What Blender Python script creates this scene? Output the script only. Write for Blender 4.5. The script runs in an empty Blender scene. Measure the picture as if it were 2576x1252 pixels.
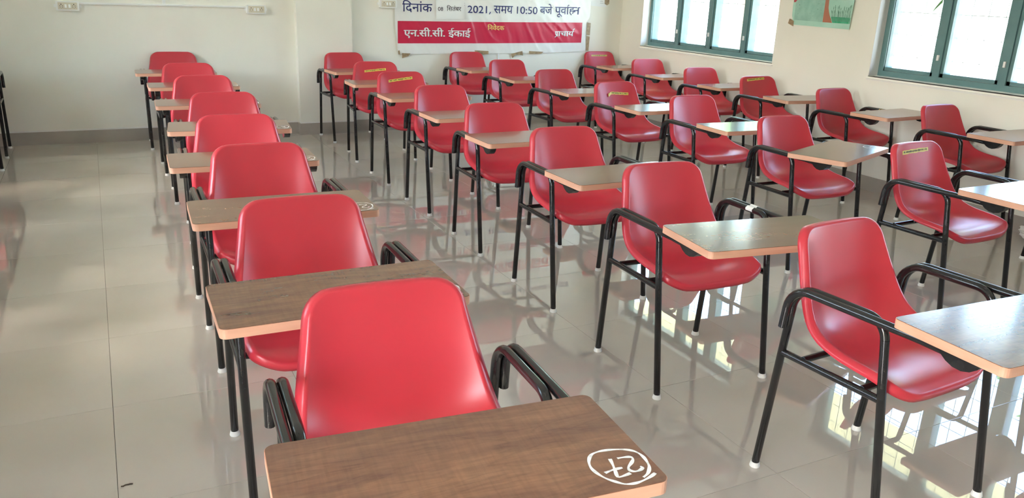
import bpy, bmesh, math, random
from mathutils import Vector, Matrix, noise
import numpy as np

S = bpy.context.scene
COL = S.collection
rnd = random.Random(7)
PI = math.pi

# ------------------------------------------------------------------ camera
CAM_H, PHI, PITCH, ROLL, FPX = 1.4693, 0.47567, 0.31377, 0.03781, 2023.27
fwd = Vector((math.sin(PHI) * math.cos(PITCH), math.cos(PHI) * math.cos(PITCH), -math.sin(PITCH)))
rt = Vector((math.cos(PHI), -math.sin(PHI), 0))
up = rt.cross(fwd)
rt2 = rt * math.cos(ROLL) + up * math.sin(ROLL)
up2 = -rt * math.sin(ROLL) + up * math.cos(ROLL)
cd = bpy.data.cameras.new('camera')
cd.sensor_fit = 'HORIZONTAL'
cd.sensor_width = 36
cd.lens = FPX / 2576 * 36
cd.clip_start, cd.clip_end = 0.02, 400
cam = bpy.data.objects.new('camera', cd)
COL.objects.link(cam)
cam.matrix_world = Matrix(((rt2.x, up2.x, -fwd.x, 0), (rt2.y, up2.y, -fwd.y, 0), (rt2.z, up2.z, -fwd.z, CAM_H), (0, 0, 0, 1)))
S.camera = cam

# ------------------------------------------------------------------ sky, sun, exposure
W = bpy.data.worlds.new('world')
S.world = W
W.use_nodes = True
nt = W.node_tree
sky = nt.nodes.new('ShaderNodeTexSky')
sky.sky_type = 'NISHITA'
sky.sun_disc = False
sky.sun_elevation = math.radians(48)
sky.sun_rotation = math.radians(-110)
sky.air_density = 1.0
sky.dust_density = 3.0
sky.ozone_density = 1.0
bg = nt.nodes['Background']
bg.inputs['Strength'].default_value = 0.55
nt.links.new(sky.outputs[0], bg.inputs[0])

sd = bpy.data.lights.new('sun', 'SUN')
sd.energy = 5.0
sd.angle = math.radians(1.0)
sd.color = (1.0, 0.97, 0.92)
sun = bpy.data.objects.new('sun', sd)
COL.objects.link(sun)
sun.rotation_euler = Vector((0.08, 0.24, -0.96)).to_track_quat('-Z', 'Y').to_euler()

S.view_settings.view_transform = 'Standard'
S.view_settings.look = 'None'
S.view_settings.gamma = 1
S.view_settings.use_curve_mapping = False
S.view_settings.exposure = 3.05
S.cycles.use_denoising = True
S.cycles.max_bounces = 9
S.cycles.diffuse_bounces = 7
S.cycles.adaptive_threshold = 0.02
S.cycles.glossy_bounces = 4
S.cycles.transparent_max_bounces = 16
S.cycles.sample_clamp_indirect = 12
S.cycles.caustics_reflective = False
S.cycles.caustics_refractive = False

# ------------------------------------------------------------------ room numbers
XR, XL, YB, YF, ZC = 5.52, -1.58, 8.15, -2.4, 3.15
WT = 0.23
Z0, Z1 = 0.895, 2.40
WIN_R = [(5.66, 7.735), (2.525, 4.59), (-0.61, 1.45)]
WIN_L = [(2.8, 4.2), (5.3, 6.6)]
DOOR = (-0.65, 0.42, 2.05)


# ------------------------------------------------------------------ materials
def srgb(r, g, b):
    f = lambda c: (c / 12.92 if c <= 0.04045 else ((c + 0.055) / 1.055) ** 2.4)
    return (f(r / 255), f(g / 255), f(b / 255), 1)


def mat(name, col, rough=0.5, spec=0.5, metal=0.0, coat=0.0):
    m = bpy.data.materials.new(name)
    m.use_nodes = True
    p = m.node_tree.nodes['Principled BSDF']
    p.inputs['Base Color'].default_value = col
    p.inputs['Roughness'].default_value = rough
    p.inputs['Specular IOR Level'].default_value = spec
    p.inputs['Metallic'].default_value = metal
    p.inputs['Coat Weight'].default_value = coat
    p.inputs['Coat Roughness'].default_value = 0.08
    return m


def nodes(m):
    return m.node_tree.nodes, m.node_tree.links, m.node_tree.nodes['Principled BSDF']


def tint(m, scale, c0, c1, lo=0.35, hi=0.65, detail=4, coord='Object', stretch=None, bump=0.0, bscale=None, bdist=0.002):
    """procedural colour variation between two colours plus fine relief"""
    N, L, p = nodes(m)
    tc = N.new('ShaderNodeTexCoord')
    src = tc.outputs[coord]
    if stretch:
        mp = N.new('ShaderNodeMapping')
        mp.inputs['Scale'].default_value = stretch
        L.new(src, mp.inputs[0])
        src = mp.outputs[0]
    n = N.new('ShaderNodeTexNoise')
    n.inputs['Scale'].default_value = scale
    n.inputs['Detail'].default_value = detail
    L.new(src, n.inputs['Vector'])
    cr = N.new('ShaderNodeValToRGB')
    cr.color_ramp.elements[0].position = lo
    cr.color_ramp.elements[1].position = hi
    cr.color_ramp.elements[0].color = c0
    cr.color_ramp.elements[1].color = c1
    L.new(n.outputs['Fac'], cr.inputs[0])
    L.new(cr.outputs[0], p.inputs['Base Color'])
    if bump:
        n2 = N.new('ShaderNodeTexNoise')
        n2.inputs['Scale'].default_value = bscale or scale * 10
        n2.inputs['Detail'].default_value = 3
        L.new(src, n2.inputs['Vector'])
        b = N.new('ShaderNodeBump')
        b.inputs['Strength'].default_value = bump
        b.inputs['Distance'].default_value = bdist
        L.new(n2.outputs['Fac'], b.inputs['Height'])
        L.new(b.outputs[0], p.inputs['Normal'])
    return m


M = {}
M['wall'] = tint(mat('wall_paint', (0.78, 0.74, 0.6, 1), 0.55, 0.3), 1.1, (0.81, 0.798, 0.728, 1), (0.86, 0.85, 0.785, 1), bump=0.2, bscale=28)
M['ceiling'] = mat('ceiling_paint', (0.86, 0.85, 0.82, 1), 0.8, 0.2)
M['skirting'] = tint(mat('skirting_tile', (0.3, 0.27, 0.24, 1), 0.25), 3.0, (0.37, 0.335, 0.30, 1), (0.43, 0.395, 0.355, 1))
M['tile'] = tint(mat('floor_tile', (0.5, 0.45, 0.4, 1), 0.03, 0.5), 1.6, (0.465, 0.425, 0.375, 1), (0.50, 0.46, 0.41, 1))
M['tile'].node_tree.nodes['Principled BSDF'].inputs['IOR'].default_value = 2.0
M['grout'] = mat('grout', (0.16, 0.14, 0.12, 1), 0.8)
M['red'] = tint(mat('red_plastic', (0.5, 0.03, 0.04, 1), 0.33, 0.55), 2.0, (0.525, 0.030, 0.050, 1), (0.565, 0.035, 0.056, 1), bump=0.04, bscale=420, bdist=0.0005)
M['black'] = tint(mat('black_enamel', (0.012, 0.012, 0.013, 1), 0.16, 0.5), 30, (0.010, 0.010, 0.011, 1), (0.018, 0.017, 0.017, 1))
M['cap'] = mat('white_foot_cap', (0.72, 0.72, 0.70, 1), 0.45)
M['edge'] = tint(mat('salmon_edge_band', (0.66, 0.36, 0.25, 1), 0.45), 6, (0.60, 0.31, 0.205, 1), (0.69, 0.385, 0.27, 1), stretch=(0.4, 1, 6))
M['paint'] = tint(mat('white_marker', (0.85, 0.86, 0.85, 1), 0.5), 90, (0.66, 0.66, 0.65, 1), (0.9, 0.9, 0.9, 1), 0.3, 0.5)
M['yellow'] = mat('yellow_sticker', srgb(226, 205, 92), 0.35)
M['ink'] = mat('sticker_ink', (0.09, 0.085, 0.035, 1), 0.5)
M['tapewhite'] = mat('torn_white_tape', (0.8, 0.8, 0.78, 1), 0.6)
M['tapeyellow'] = mat('old_yellow_tape', (0.62, 0.5, 0.2, 1), 0.6)
M['tapebrown'] = tint(mat('brown_packing_tape', (0.35, 0.25, 0.14, 1), 0.3), 40, (0.27, 0.185, 0.105, 1), (0.42, 0.31, 0.18, 1))
M['teal'] = tint(mat('teal_enamel', (0.13, 0.25, 0.26, 1), 0.3), 8, (0.115, 0.23, 0.245, 1), (0.145, 0.27, 0.285, 1))
M['white'] = mat('white_plastic', (0.86, 0.87, 0.87, 1), 0.4)
M['reveal'] = mat('window_reveal_paint', (0.80, 0.79, 0.77, 1), 0.6)
M['ivory'] = mat('ivory_plate', (0.68, 0.63, 0.52, 1), 0.4)
M['hole'] = mat('dark_hole', (0.02, 0.018, 0.015, 1), 0.6)
M['vinyl'] = tint(mat('banner_vinyl', (0.82, 0.82, 0.8, 1), 0.22, 0.5), 2.5, (0.78, 0.78, 0.755, 1), (0.83, 0.83, 0.82, 1))
M['bred'] = mat('banner_red_print', (0.60, 0.025, 0.075, 1), 0.24)
M['navy'] = mat('banner_navy_print', (0.02, 0.026, 0.14, 1), 0.3)
M['blackprint'] = mat('black_print', (0.03, 0.03, 0.035, 1), 0.5)
M['bwhite'] = mat('banner_white_print', (0.85, 0.84, 0.86, 1), 0.3)
M['byellow'] = mat('banner_yellow_print', (0.82, 0.6, 0.18, 1), 0.3)
M['bline'] = mat('banner_shadow_print', (0.22, 0.008, 0.03, 1), 0.3)
M['paper'] = mat('white_paper', (0.82, 0.84, 0.84, 1), 0.7)
M['pgreen'] = tint(mat('poster_paper', (0.40, 0.66, 0.55, 1), 0.7), 6, (0.37, 0.63, 0.525, 1), (0.43, 0.68, 0.58, 1))
M['pdark'] = tint(mat('poster_grey_wash', (0.28, 0.50, 0.42, 1), 0.7), 14, (0.25, 0.465, 0.395, 1), (0.33, 0.55, 0.47, 1))
M['pbrown'] = mat('poster_brown_paint', (0.42, 0.17, 0.105, 1), 0.7)
M['pgrass'] = tint(mat('poster_green_paint', (0.04, 0.40, 0.2, 1), 0.7), 30, (0.035, 0.37, 0.18, 1), (0.08, 0.46, 0.27, 1))
M['preed'] = mat('poster_dark_reed', (0.12, 0.28, 0.2, 1), 0.7)
M['pred'] = mat('poster_red_paint', (0.5, 0.08, 0.09, 1), 0.7)
M['cream'] = mat('outside_cream_paint', (0.80, 0.72, 0.46, 1), 0.7)
M['grille'] = mat('grille_paint', (0.8, 0.8, 0.76, 1), 0.5)
M['ground'] = tint(mat('outside_ground', (0.45, 0.46, 0.38, 1), 0.9), 0.3, (0.40, 0.42, 0.33, 1), (0.50, 0.51, 0.43, 1))
M['bark'] = mat('bark', (0.16, 0.11, 0.07, 1), 0.9)
M['leaf'] = tint(mat('leaf', (0.1, 0.22, 0.05, 1), 0.6), 3, (0.07, 0.17, 0.04, 1), (0.16, 0.30, 0.08, 1))
M['bag'] = mat('crumpled_bag', (0.74, 0.73, 0.70, 1), 0.35)
M['scrap'] = mat('dark_scrap', (0.07, 0.05, 0.035, 1), 0.8)

# floor tiles: faint smudges also change the gloss
N, L, p = nodes(M['tile'])
tc = N.new('ShaderNodeTexCoord')
geo = N.new('ShaderNodeNewGeometry')
nz = N.new('ShaderNodeTexNoise')
nz.inputs['Scale'].default_value = 2.2
nz.inputs['Detail'].default_value = 5
L.new(geo.outputs['Position'], nz.inputs['Vector'])
mr = N.new('ShaderNodeMapRange')
mr.inputs['From Min'].default_value = 0.3
mr.inputs['From Max'].default_value = 0.75
mr.inputs['To Min'].default_value = 0.004
mr.inputs['To Max'].default_value = 0.022
L.new(nz.outputs['Fac'], mr.inputs['Value'])
L.new(mr.outputs[0], p.inputs['Roughness'])

# red shells: mould relief only, colour stays

# wood laminate
m = M['wood'] = mat('walnut_laminate', (0.2, 0.1, 0.06, 1), 0.20, 0.6, coat=0.25)
N, L, p = nodes(m)
tc = N.new('ShaderNodeTexCoord')
oi = N.new('ShaderNodeObjectInfo')
vm = N.new('ShaderNodeVectorMath')
vm.operation = 'MULTIPLY_ADD'
vm.inputs[1].default_value = (13.0, 7.0, 3.0)
cmb = N.new('ShaderNodeCombineXYZ')
for k in range(3):
    L.new(oi.outputs['Random'], cmb.inputs[k])
L.new(cmb.outputs[0], vm.inputs[0])
L.new(tc.outputs['Object'], vm.inputs[2])


def wnoise(scale, stretch, detail=5, dist=0.0, rough=0.55):
    mp = N.new('ShaderNodeMapping')
    mp.inputs['Scale'].default_value = stretch
    L.new(vm.outputs[0], mp.inputs[0])
    n = N.new('ShaderNodeTexNoise')
    n.inputs['Scale'].default_value = scale
    n.inputs['Detail'].default_value = detail
    n.inputs['Roughness'].default_value = rough
    n.inputs['Distortion'].default_value = dist
    L.new(mp.outputs[0], n.inputs['Vector'])
    return n.outputs['Fac']


def ramp(fac, pts):
    cr = N.new('ShaderNodeValToRGB')
    e = cr.color_ramp.elements
    while len(e) < len(pts):
        e.new(0.5)
    for el, (pos, c) in zip(e, pts):
        el.position = pos
        el.color = c
    L.new(fac, cr.inputs[0])
    return cr.outputs[0]


def mixc(a, b, fac, mode='MIX'):
    mx = N.new('ShaderNodeMix')
    mx.data_type = 'RGBA'
    mx.blend_type = mode
    if isinstance(fac, float):
        mx.inputs['Factor'].default_value = fac
    else:
        L.new(fac, mx.inputs['Factor'])
    L.new(a, mx.inputs['A'])
    L.new(b, mx.inputs['B'])
    return mx.outputs['Result']


broad = ramp(wnoise(4, (0.8, 4.0, 1), 4, 0.8), [(0.28, (0.135, 0.060, 0.038, 1)), (0.47, (0.200, 0.090, 0.052, 1)), (0.68, (0.265, 0.126, 0.068, 1))])
fine = ramp(wnoise(18, (1.0, 8.0, 1), 5, 0.3), [(0.30, (0.80, 0.80, 0.80, 1)), (0.6, (1.03, 1.03, 1.03, 1))])
vein = ramp(wnoise(4, (0.7, 3.4, 1), 3, 0.9, 0.5), [(0.475, (1, 1, 1, 1)), (0.497, (0.5, 0.48, 0.5, 1)), (0.52, (1, 1, 1, 1))])
cross = ramp(wnoise(16, (7.0, 0.7, 1), 2, 0.2), [(0.35, (0.90, 0.90, 0.90, 1)), (0.6, (1.04, 1.04, 1.04, 1))])
c = mixc(broad, fine, 0.75, 'MULTIPLY')
c = mixc(c, vein, 0.3, 'MULTIPLY')
c = mixc(c, cross, 0.8, 'MULTIPLY')
L.new(c, p.inputs['Base Color'])
bp_ = N.new('ShaderNodeBump')
bp_.inputs['Strength'].default_value = 0.012
bp_.inputs['Distance'].default_value = 0.0006
L.new(wnoise(60, (1, 5, 1), 3), bp_.inputs['Height'])
L.new(bp_.outputs[0], p.inputs['Normal'])

# window glass: mostly clear with a Fresnel reflection
m = M['glass'] = bpy.data.materials.new('window_glass')
m.use_nodes = True
N, L = m.node_tree.nodes, m.node_tree.links
N.remove(N['Principled BSDF'])
tr = N.new('ShaderNodeBsdfTransparent')
tr.inputs[0].default_value = (0.90, 0.95, 0.95, 1)
gl = N.new('ShaderNodeBsdfGlossy')
gl.inputs['Roughness'].default_value = 0.02
fr = N.new('ShaderNodeFresnel')
fr.inputs['IOR'].default_value = 1.35
mx = N.new('ShaderNodeMixShader')
L.new(fr.outputs[0], mx.inputs[0])
L.new(tr.outputs[0], mx.inputs[1])
L.new(gl.outputs[0], mx.inputs[2])
L.new(mx.outputs[0], N['Material Output'].inputs['Surface'])


# ------------------------------------------------------------------ mesh helpers
class MB:
    def __init__(s):
        s.v, s.f = [], []

    def add(s, v, f):
        o = len(s.v)
        s.v += [tuple(x) for x in v]
        s.f += [tuple(i + o for i in q) for q in f]
        return s

    def box(s, x0, x1, y0, y1, z0, z1):
        v = [(x, y, z) for z in (z0, z1) for y in (y0, y1) for x in (x0, x1)]
        return s.add(v, [(0, 2, 3, 1), (4, 5, 7, 6), (0, 1, 5, 4), (2, 6, 7, 3), (0, 4, 6, 2), (1, 3, 7, 5)])

    def grid(s, rows):
        """rows: list of equal-length point lists"""
        n = len(rows[0])
        f = [(i * n + j, i * n + j + 1, (i + 1) * n + j + 1, (i + 1) * n + j) for i in range(len(rows) - 1) for j in range(n - 1)]
        return s.add([q for r in rows for q in r], f)

    def prism(s, poly, a0, a1, axis):
        """flat polygon (2-D) extruded along axis 'x','y','z'"""
        def put(q, a):
            return {'x': (a, q[0], q[1]), 'y': (q[0], a, q[1]), 'z': (q[0], q[1], a)}[axis]
        n = len(poly)
        v = [put(q, a0) for q in poly] + [put(q, a1) for q in poly]
        f = [tuple(range(n))[::-1], tuple(range(n, 2 * n))] + [(i, (i + 1) % n, (i + 1) % n + n, i + n) for i in range(n)]
        return s.add(v, f)

    def tube(s, pts, r, n=12, cap=(True, True)):
        pts = [Vector(q) for q in pts]
        rs = r if isinstance(r, (list, tuple)) else [r] * len(pts)
        t0 = (pts[1] - pts[0]).normalized()
        a = Vector((1, 0, 0)) if abs(t0.x) < 0.8 else Vector((0, 0, 1))
        u = t0.cross(a).normalized()
        rings = []
        for i, q in enumerate(pts):
            t = ((pts[min(i + 1, len(pts) - 1)] - q).normalized() + (q - pts[max(i - 1, 0)]).normalized()).normalized()
            u = (u - t * u.dot(t)).normalized()
            w = t.cross(u)
            rings.append([q + (u * math.cos(2 * PI * k / n) + w * math.sin(2 * PI * k / n)) * rs[i] for k in range(n)])
        o = len(s.v)
        for R in rings:
            s.v += [tuple(q) for q in R]
        for i in range(len(rings) - 1):
            for k in range(n):
                s.f.append((o + i * n + k, o + i * n + (k + 1) % n, o + (i + 1) * n + (k + 1) % n, o + (i + 1) * n + k))
        if cap[0]:
            s.f.append(tuple(o + k for k in range(n))[::-1])
        if cap[1]:
            s.f.append(tuple(o + (len(rings) - 1) * n + k for k in range(n)))
        return s

    def mesh(s, name, material, smooth=False, angle=None):
        me = bpy.data.meshes.new(name)
        me.from_pydata(s.v, [], s.f)
        bm = bmesh.new()
        bm.from_mesh(me)
        bmesh.ops.recalc_face_normals(bm, faces=bm.faces)
        bm.to_mesh(me)
        bm.free()
        me.materials.append(material)
        if smooth:
            me.shade_smooth()
            if angle:
                me.set_sharp_from_angle(angle=math.radians(angle))
        return me


def link(name, me, parent=None, loc=(0, 0, 0), rz=0.0):
    o = bpy.data.objects.new(name, me)
    COL.objects.link(o)
    o.parent = parent
    o.location = loc
    if rz:
        o.rotation_euler = (0, 0, rz)
    return o


def tag(o, label=None, cat=None, group=None, kind=None):
    if label:
        o['label'] = label
    if cat:
        o['category'] = cat
    if group:
        o['group'] = group
    if kind:
        o['kind'] = kind
    return o


def fillet(pts, rads, n=6):
    """rounded polyline"""
    pts = [Vector(q) for q in pts]
    out = [pts[0]]
    for i in range(1, len(pts) - 1):
        a, b, cc = pts[i - 1], pts[i], pts[i + 1]
        d1, d2 = (a - b).normalized(), (cc - b).normalized()
        ang = d1.angle(d2)
        tl = rads[i - 1] / math.tan(ang / 2)
        p1, p2 = b + d1 * tl, b + d2 * tl
        ctr = b + (d1 + d2).normalized() * (rads[i - 1] / math.sin(ang / 2))
        v1, v2 = p1 - ctr, p2 - ctr
        for k in range(n + 1):
            th = v1.angle(v2)
            f = k / n
            out.append(ctr + (v1 * math.sin((1 - f) * th) + v2 * math.sin(f * th)) / math.sin(th))
    out.append(pts[-1])
    return out


def rrect(x0, x1, y0, y1, r, n=5):
    out = []
    for cx, cy, a in ((x1 - r, y1 - r, 0), (x0 + r, y1 - r, 90), (x0 + r, y0 + r, 180), (x1 - r, y0 + r, 270)):
        for k in range(n + 1):
            t = math.radians(a + 90 * k / n)
            out.append((cx + r * math.cos(t), cy + r * math.sin(t)))
    return out


def ribbon(pts, width):
    """2-D stroke outline as a quad strip; returns (left, right) point rows"""
    a, b = [], []
    n = len(pts)
    for i, q in enumerate(pts):
        q0, q1 = pts[max(i - 1, 0)], pts[min(i + 1, n - 1)]
        dx, dy = q1[0] - q0[0], q1[1] - q0[1]
        l = math.hypot(dx, dy) or 1
        w = width[i] if isinstance(width, list) else width
        a.append((q[0] - dy / l * w / 2, q[1] + dx / l * w / 2))
        b.append((q[0] + dy / l * w / 2, q[1] - dx / l * w / 2))
    return a, b


def smooth_line(pts, k=4, closed=False):
    """Catmull-Rom through 2-D points"""
    P = [np.array(q, float) for q in pts]
    out = []
    n = len(P)
    for i in range(n - 1):
        p0, p1, p2, p3 = P[max(i - 1, 0)], P[i], P[i + 1], P[min(i + 2, n - 1)]
        for j in range(k):
            t = j / k
            out.append(tuple(0.5 * (2 * p1 + (p2 - p0) * t + (2 * p0 - 5 * p1 + 4 * p2 - p3) * t * t + (3 * p1 - p0 - 3 * p2 + p3) * t ** 3)))
    out.append(tuple(P[-1]))
    return out


# ------------------------------------------------------------------ the room
# floor: dark grout bed with single vitrified tiles
TS = 0.638
mb = MB().box(XL - WT, XR + WT, YF - WT, YB + WT, -0.06, -0.0125)
floor = tag(link('floor', mb.mesh('floor_bed', M['grout'])), kind='structure')
g = 0.0006
b = 0.0006


def tile_mesh():
    h = TS / 2 - g
    m2 = MB()
    lo = [(-h, -h, -0.0125), (h, -h, -0.0125), (h, h, -0.0125), (-h, h, -0.0125)]
    mid = [(x, y, -b) for x, y, z in lo]
    hi = [(x * (h - b) / h, y * (h - b) / h, 0.0) for x, y, z in lo]
    f = [(8, 9, 10, 11)]
    for i in range(4):
        j = (i + 1) % 4
        f += [(i, j, j + 4, i + 4), (i + 4, j + 4, j + 8, i + 8)]
    m2.add(lo + mid + hi, f)
    return m2.mesh('floor_tile', M['tile'])


tm = tile_mesh()
tx0 = -0.083 - TS * math.ceil((-0.083 - XL) / TS)
ty0 = 2.89 - TS * math.ceil((2.89 - YF) / TS)
i = 0
x = tx0
while x < XR:
    y = ty0
    while y < YB:
        t = link('floor_tile', tm, floor, (x + TS / 2, y + TS / 2, 0))
        t.rotation_euler = (rnd.uniform(-1, 1) * 0.0005, rnd.uniform(-1, 1) * 0.0005, 0)
        y += TS
    x += TS

tag(link('ceiling', MB().box(XL - WT, XR + WT, YF - WT, YB + WT, ZC, ZC + 0.2).mesh('ceiling', M['ceiling'])), kind='structure')
tag(link('wall_back', MB().box(XL - WT, XR + WT, YB, YB + WT, -0.05, ZC).mesh('wall_back', M['wall'])), kind='structure')
tag(link('wall_front', MB().box(XL - WT, XR + WT, YF - WT, YF, -0.05, ZC).mesh('wall_front', M['wall'])), kind='structure')


def side_wall(name, xa, xb, wins):
    m2 = MB()
    m2.box(xa, xb, YF, YB, -0.05, Z0)
    m2.box(xa, xb, YF, YB, Z1, ZC)
    ys = [YF] + [q for w in sorted(wins) for q in w] + [YB]
    for k in range(0, len(ys), 2):
        m2.box(xa, xb, ys[k], ys[k + 1], Z0, Z1)
    tag(link(name, m2.mesh(name, M['wall'])), kind='structure')


side_wall('wall_right', XR, XR + WT, WIN_R)
m2 = MB().box(XL - WT, XL, DOOR[1], YB, -0.05, Z0).box(XL - WT, XL, YF, DOOR[0], -0.05, Z0)
m2.box(XL - WT, XL, YF, YB, Z1, ZC).box(XL - WT, XL, YF, DOOR[0], Z0, Z1).box(XL - WT, XL, DOOR[0], DOOR[1], DOOR[2], Z1)
m2.box(XL - WT, XL, DOOR[1], WIN_L[0][0], Z0, Z1).box(XL - WT, XL, WIN_L[0][1], WIN_L[1][0], Z0, Z1).box(XL - WT, XL, WIN_L[1][1], YB, Z0, Z1)
tag(link('wall_left', m2.mesh('wall_left', M['wall'])), kind='structure')
# open doorway in the left wall beside the camera
dr0 = bpy.data.objects.new('door_1', None)
COL.objects.link(dr0)
dr0.location = (XL, (DOOR[0] + DOOR[1]) / 2, 0)
tag(dr0, kind='structure')
hw = (DOOR[1] - DOOR[0]) / 2
for s_ in (-1, 1):
    link('door_jamb', MB().box(-.16, -.06, min(s_ * hw, s_ * (hw - .05)), max(s_ * hw, s_ * (hw - .05)), 0, DOOR[2]).mesh('door_jamb', M['teal']), dr0)
link('door_head', MB().box(-.16, -.06, -hw + .05, hw - .05, DOOR[2] - .06, DOOR[2]).mesh('door_head', M['teal']), dr0)
lf_ = link('door_leaf', MB().box(-1.25, -.17, hw - .045, hw - .005, .01, DOOR[2] - .07).mesh('door_leaf', M['teal']), dr0)
link('handle', MB().tube([(-1.15, hw - .047, 1.0), (-1.15, hw - .085, 1.0), (-1.15, hw - .085, 1.12), (-1.15, hw - .047, 1.12)], .006, 8).mesh('handle', M['white'], True), lf_)
# pilaster on the back wall
PX0, PX1, PY = 1.742, 2.283, 8.06
tag(link('trim_1', MB().box(PX0, PX1, PY, YB, 0, ZC).mesh('pilaster', M['wall'])), kind='structure')
BH, BT = 0.112, 0.012
mb = MB().box(XL, PX0, YB - BT, YB, 0, BH).box(PX1, XR - BT, YB - BT, YB, 0, BH)
mb.box(PX0 - BT, PX1 + BT, PY - BT, PY, 0, BH).box(PX0 - BT, PX0, PY, YB - BT, 0, BH).box(PX1, PX1 + BT, PY, YB - BT, 0, BH)
tag(link('baseboard_back', mb.mesh('baseboard_back', M['skirting'])), kind='structure')
tag(link('trim_4', MB().box(XL, PX0 - BT, YB - .006, YB, BH, BH + .014).box(PX0 - BT * .5, PX1 + BT * .5, PY - .006, PY, BH, BH + .012).mesh('paint_edge', M['reveal'])), kind='structure')
tag(link('baseboard_right', MB().box(XR - BT, XR, YF, YB, 0, BH).mesh('baseboard_right', M['skirting'])), kind='structure')
tag(link('baseboard_left', MB().box(XL, XL + BT, DOOR[1], YB - BT, 0, BH).box(XL, XL + BT, YF, DOOR[0], 0, BH).mesh('baseboard_left', M['skirting'])), kind='structure')


# windows: outer frame, mullions, panes, latches, inner reveal, grille bars
def window(idx, y0, y1, sgn, xin):
    """sgn=+1 : the outside lies towards +x.  xin = room face of the wall"""
    root = bpy.data.objects.new('window_%d' % idx, None)
    COL.objects.link(root)
    root.location = (xin, (y0 + y1) / 2, Z0)
    tag(root, kind='structure')
    w = (y1 - y0) / 2
    H = Z1 - Z0
    X = lambda a: a * sgn

    def bx(name, a0, a1, yy0, yy1, zz0, zz1, m_, par=root):
        return link(name, MB().box(min(X(a0), X(a1)), max(X(a0), X(a1)), yy0, yy1, zz0, zz1).mesh(name, m_), par)
    # painted reveal on the inside (sill, jambs, head)
    sl_ = [(X(-0.010), -0.026), (X(-0.010), -0.016), (X(0.10), 0.008), (X(0.10), 0.0), (X(0.001), 0.0), (X(0.001), -0.026)]
    link('window_sill', MB().prism([(q[0], q[1]) for q in sl_], -w - 0.008, w + 0.008, 'y').mesh('window_sill', M['reveal']), root)
    for s_ in (-1, 1):
        bx('reveal', 0.001, 0.229, min(s_ * w, s_ * (w - 0.004)), max(s_ * w, s_ * (w - 0.004)), 0.008, H - 0.004, M['reveal'])
    bx('reveal', 0.001, 0.229, -w, w, H - 0.004, H, M['reveal'])
    a0, a1 = 0.10, 0.175
    bx('bottom_rail', a0, a1, -w + 0.004, w - 0.004, 0.006, 0.05, M['teal'])
    bx('top_rail', a0, a1, -w + 0.004, w - 0.004, H - 0.055, H - 0.004, M['teal'])
    for s_ in (-1, 1):
        bx('stile', a0, a1, min(s_ * (w - 0.004), s_ * (w - 0.05)), max(s_ * (w - 0.004), s_ * (w - 0.05)), 0.05, H - 0.055, M['teal'])
    pw = 2 * w / 4
    for k in (1, 2, 3):
        yc = -w + pw * k
        mu = bx('mullion', a0, a1, yc - 0.028, yc + 0.028, 0.05, H - 0.055, M['teal'])
        link('latch', MB().box(min(X(a0 - 0.012), X(a0)), max(X(a0 - 0.012), X(a0)), yc - 0.008, yc + 0.008, 0.17, 0.21).mesh('latch', M['white']), mu)
    for k in range(4):
        ya, yb = -w + pw * k + 0.03, -w + pw * (k + 1) - 0.03
        fr_ = MB()
        xa, xb = X(a0 + 0.012), X(a0 + 0.098)
        xa, xb = min(xa, xb), max(xa, xb)
        fr_.box(xa, xb, ya, ya + 0.024, 0.052, H - 0.057).box(xa, xb, yb - 0.024, yb, 0.052, H - 0.057)
        fr_.box(xa, xb, ya, yb, 0.052, 0.078).box(xa, xb, ya, yb, H - 0.083, H - 0.057)
        sh = link('shutter_frame', fr_.mesh('shutter_frame', M['teal']), root)
        xg = X(a0 + 0.04)
        link('pane', MB().add([(xg, ya + 0.022, 0.076), (xg, yb - 0.022, 0.076), (xg, yb - 0.022, H - 0.08), (xg, ya + 0.022, H - 0.08)], [(0, 1, 2, 3)]).mesh('pane', M['glass']), sh)
    # grille of thin square bars outside
    n = int(2 * w / 0.125)
    gv = MB().box(-0.002, 0.002, -0.002, 0.002, 0.0, H - 0.01).mesh('grille_bar', M['grille'])
    for k in range(1, n):
        link('grille_bar', gv, root, (X(0.205), -w + 2 * w * k / n, 0.004))
    gh = MB().box(-0.002, 0.002, -w + 0.004, w - 0.004, -0.002, 0.002).mesh('grille_bar', M['grille'])
    for k in range(1, 9):
        link('grille_bar', gh, root, (X(0.205), 0, H * k / 9))


for i, (a_, b_) in enumerate(WIN_R):
    window(i + 1, a_, b_, 1, XR)
for i, (a_, b_) in enumerate(WIN_L):
    window(i + 4, a_, b_, -1, XL)

# sunshade slabs over the windows, outside ground
tag(link('trim_2', MB().box(XR + WT, XR + WT + 0.85, YF, YB, 2.47, 2.56).mesh('sunshade', M['cream'])), kind='structure')
tag(link('trim_3', MB().box(XL - WT - 0.85, XL - WT, YF, YB, 2.47, 2.56).mesh('sunshade', M['cream'])), kind='structure')
tag(link('outside_ground', MB().box(-120, 120, -120, 120, -0.62, -0.55).mesh('outside_ground', M['ground'])), kind='structure')

# ------------------------------------------------------------------ chair meshes (local: faces -y, x to the viewer's right)
CP = [(.357, .797), (.350, .770), (.336, .715), (.318, .650), (.299, .585), (.280, .530), (.252, .486), (.205, .461), (.140, .452), (.070, .453), (.000, .458), (-.052, .455), (-.086, .438)]
SP = [(.343, .797), (.330, .770), (.306, .712), (.280, .650), (.252, .590), (.222, .545), (.180, .515), (.120, .499), (.060, .492), (.005, .487), (-.040, .478), (-.072, .464), (-.091, .445)]
WP = [.167, .173, .182, .193, .204, .212, .217, .220, .221, .220, .216, .211, .206]


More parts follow.
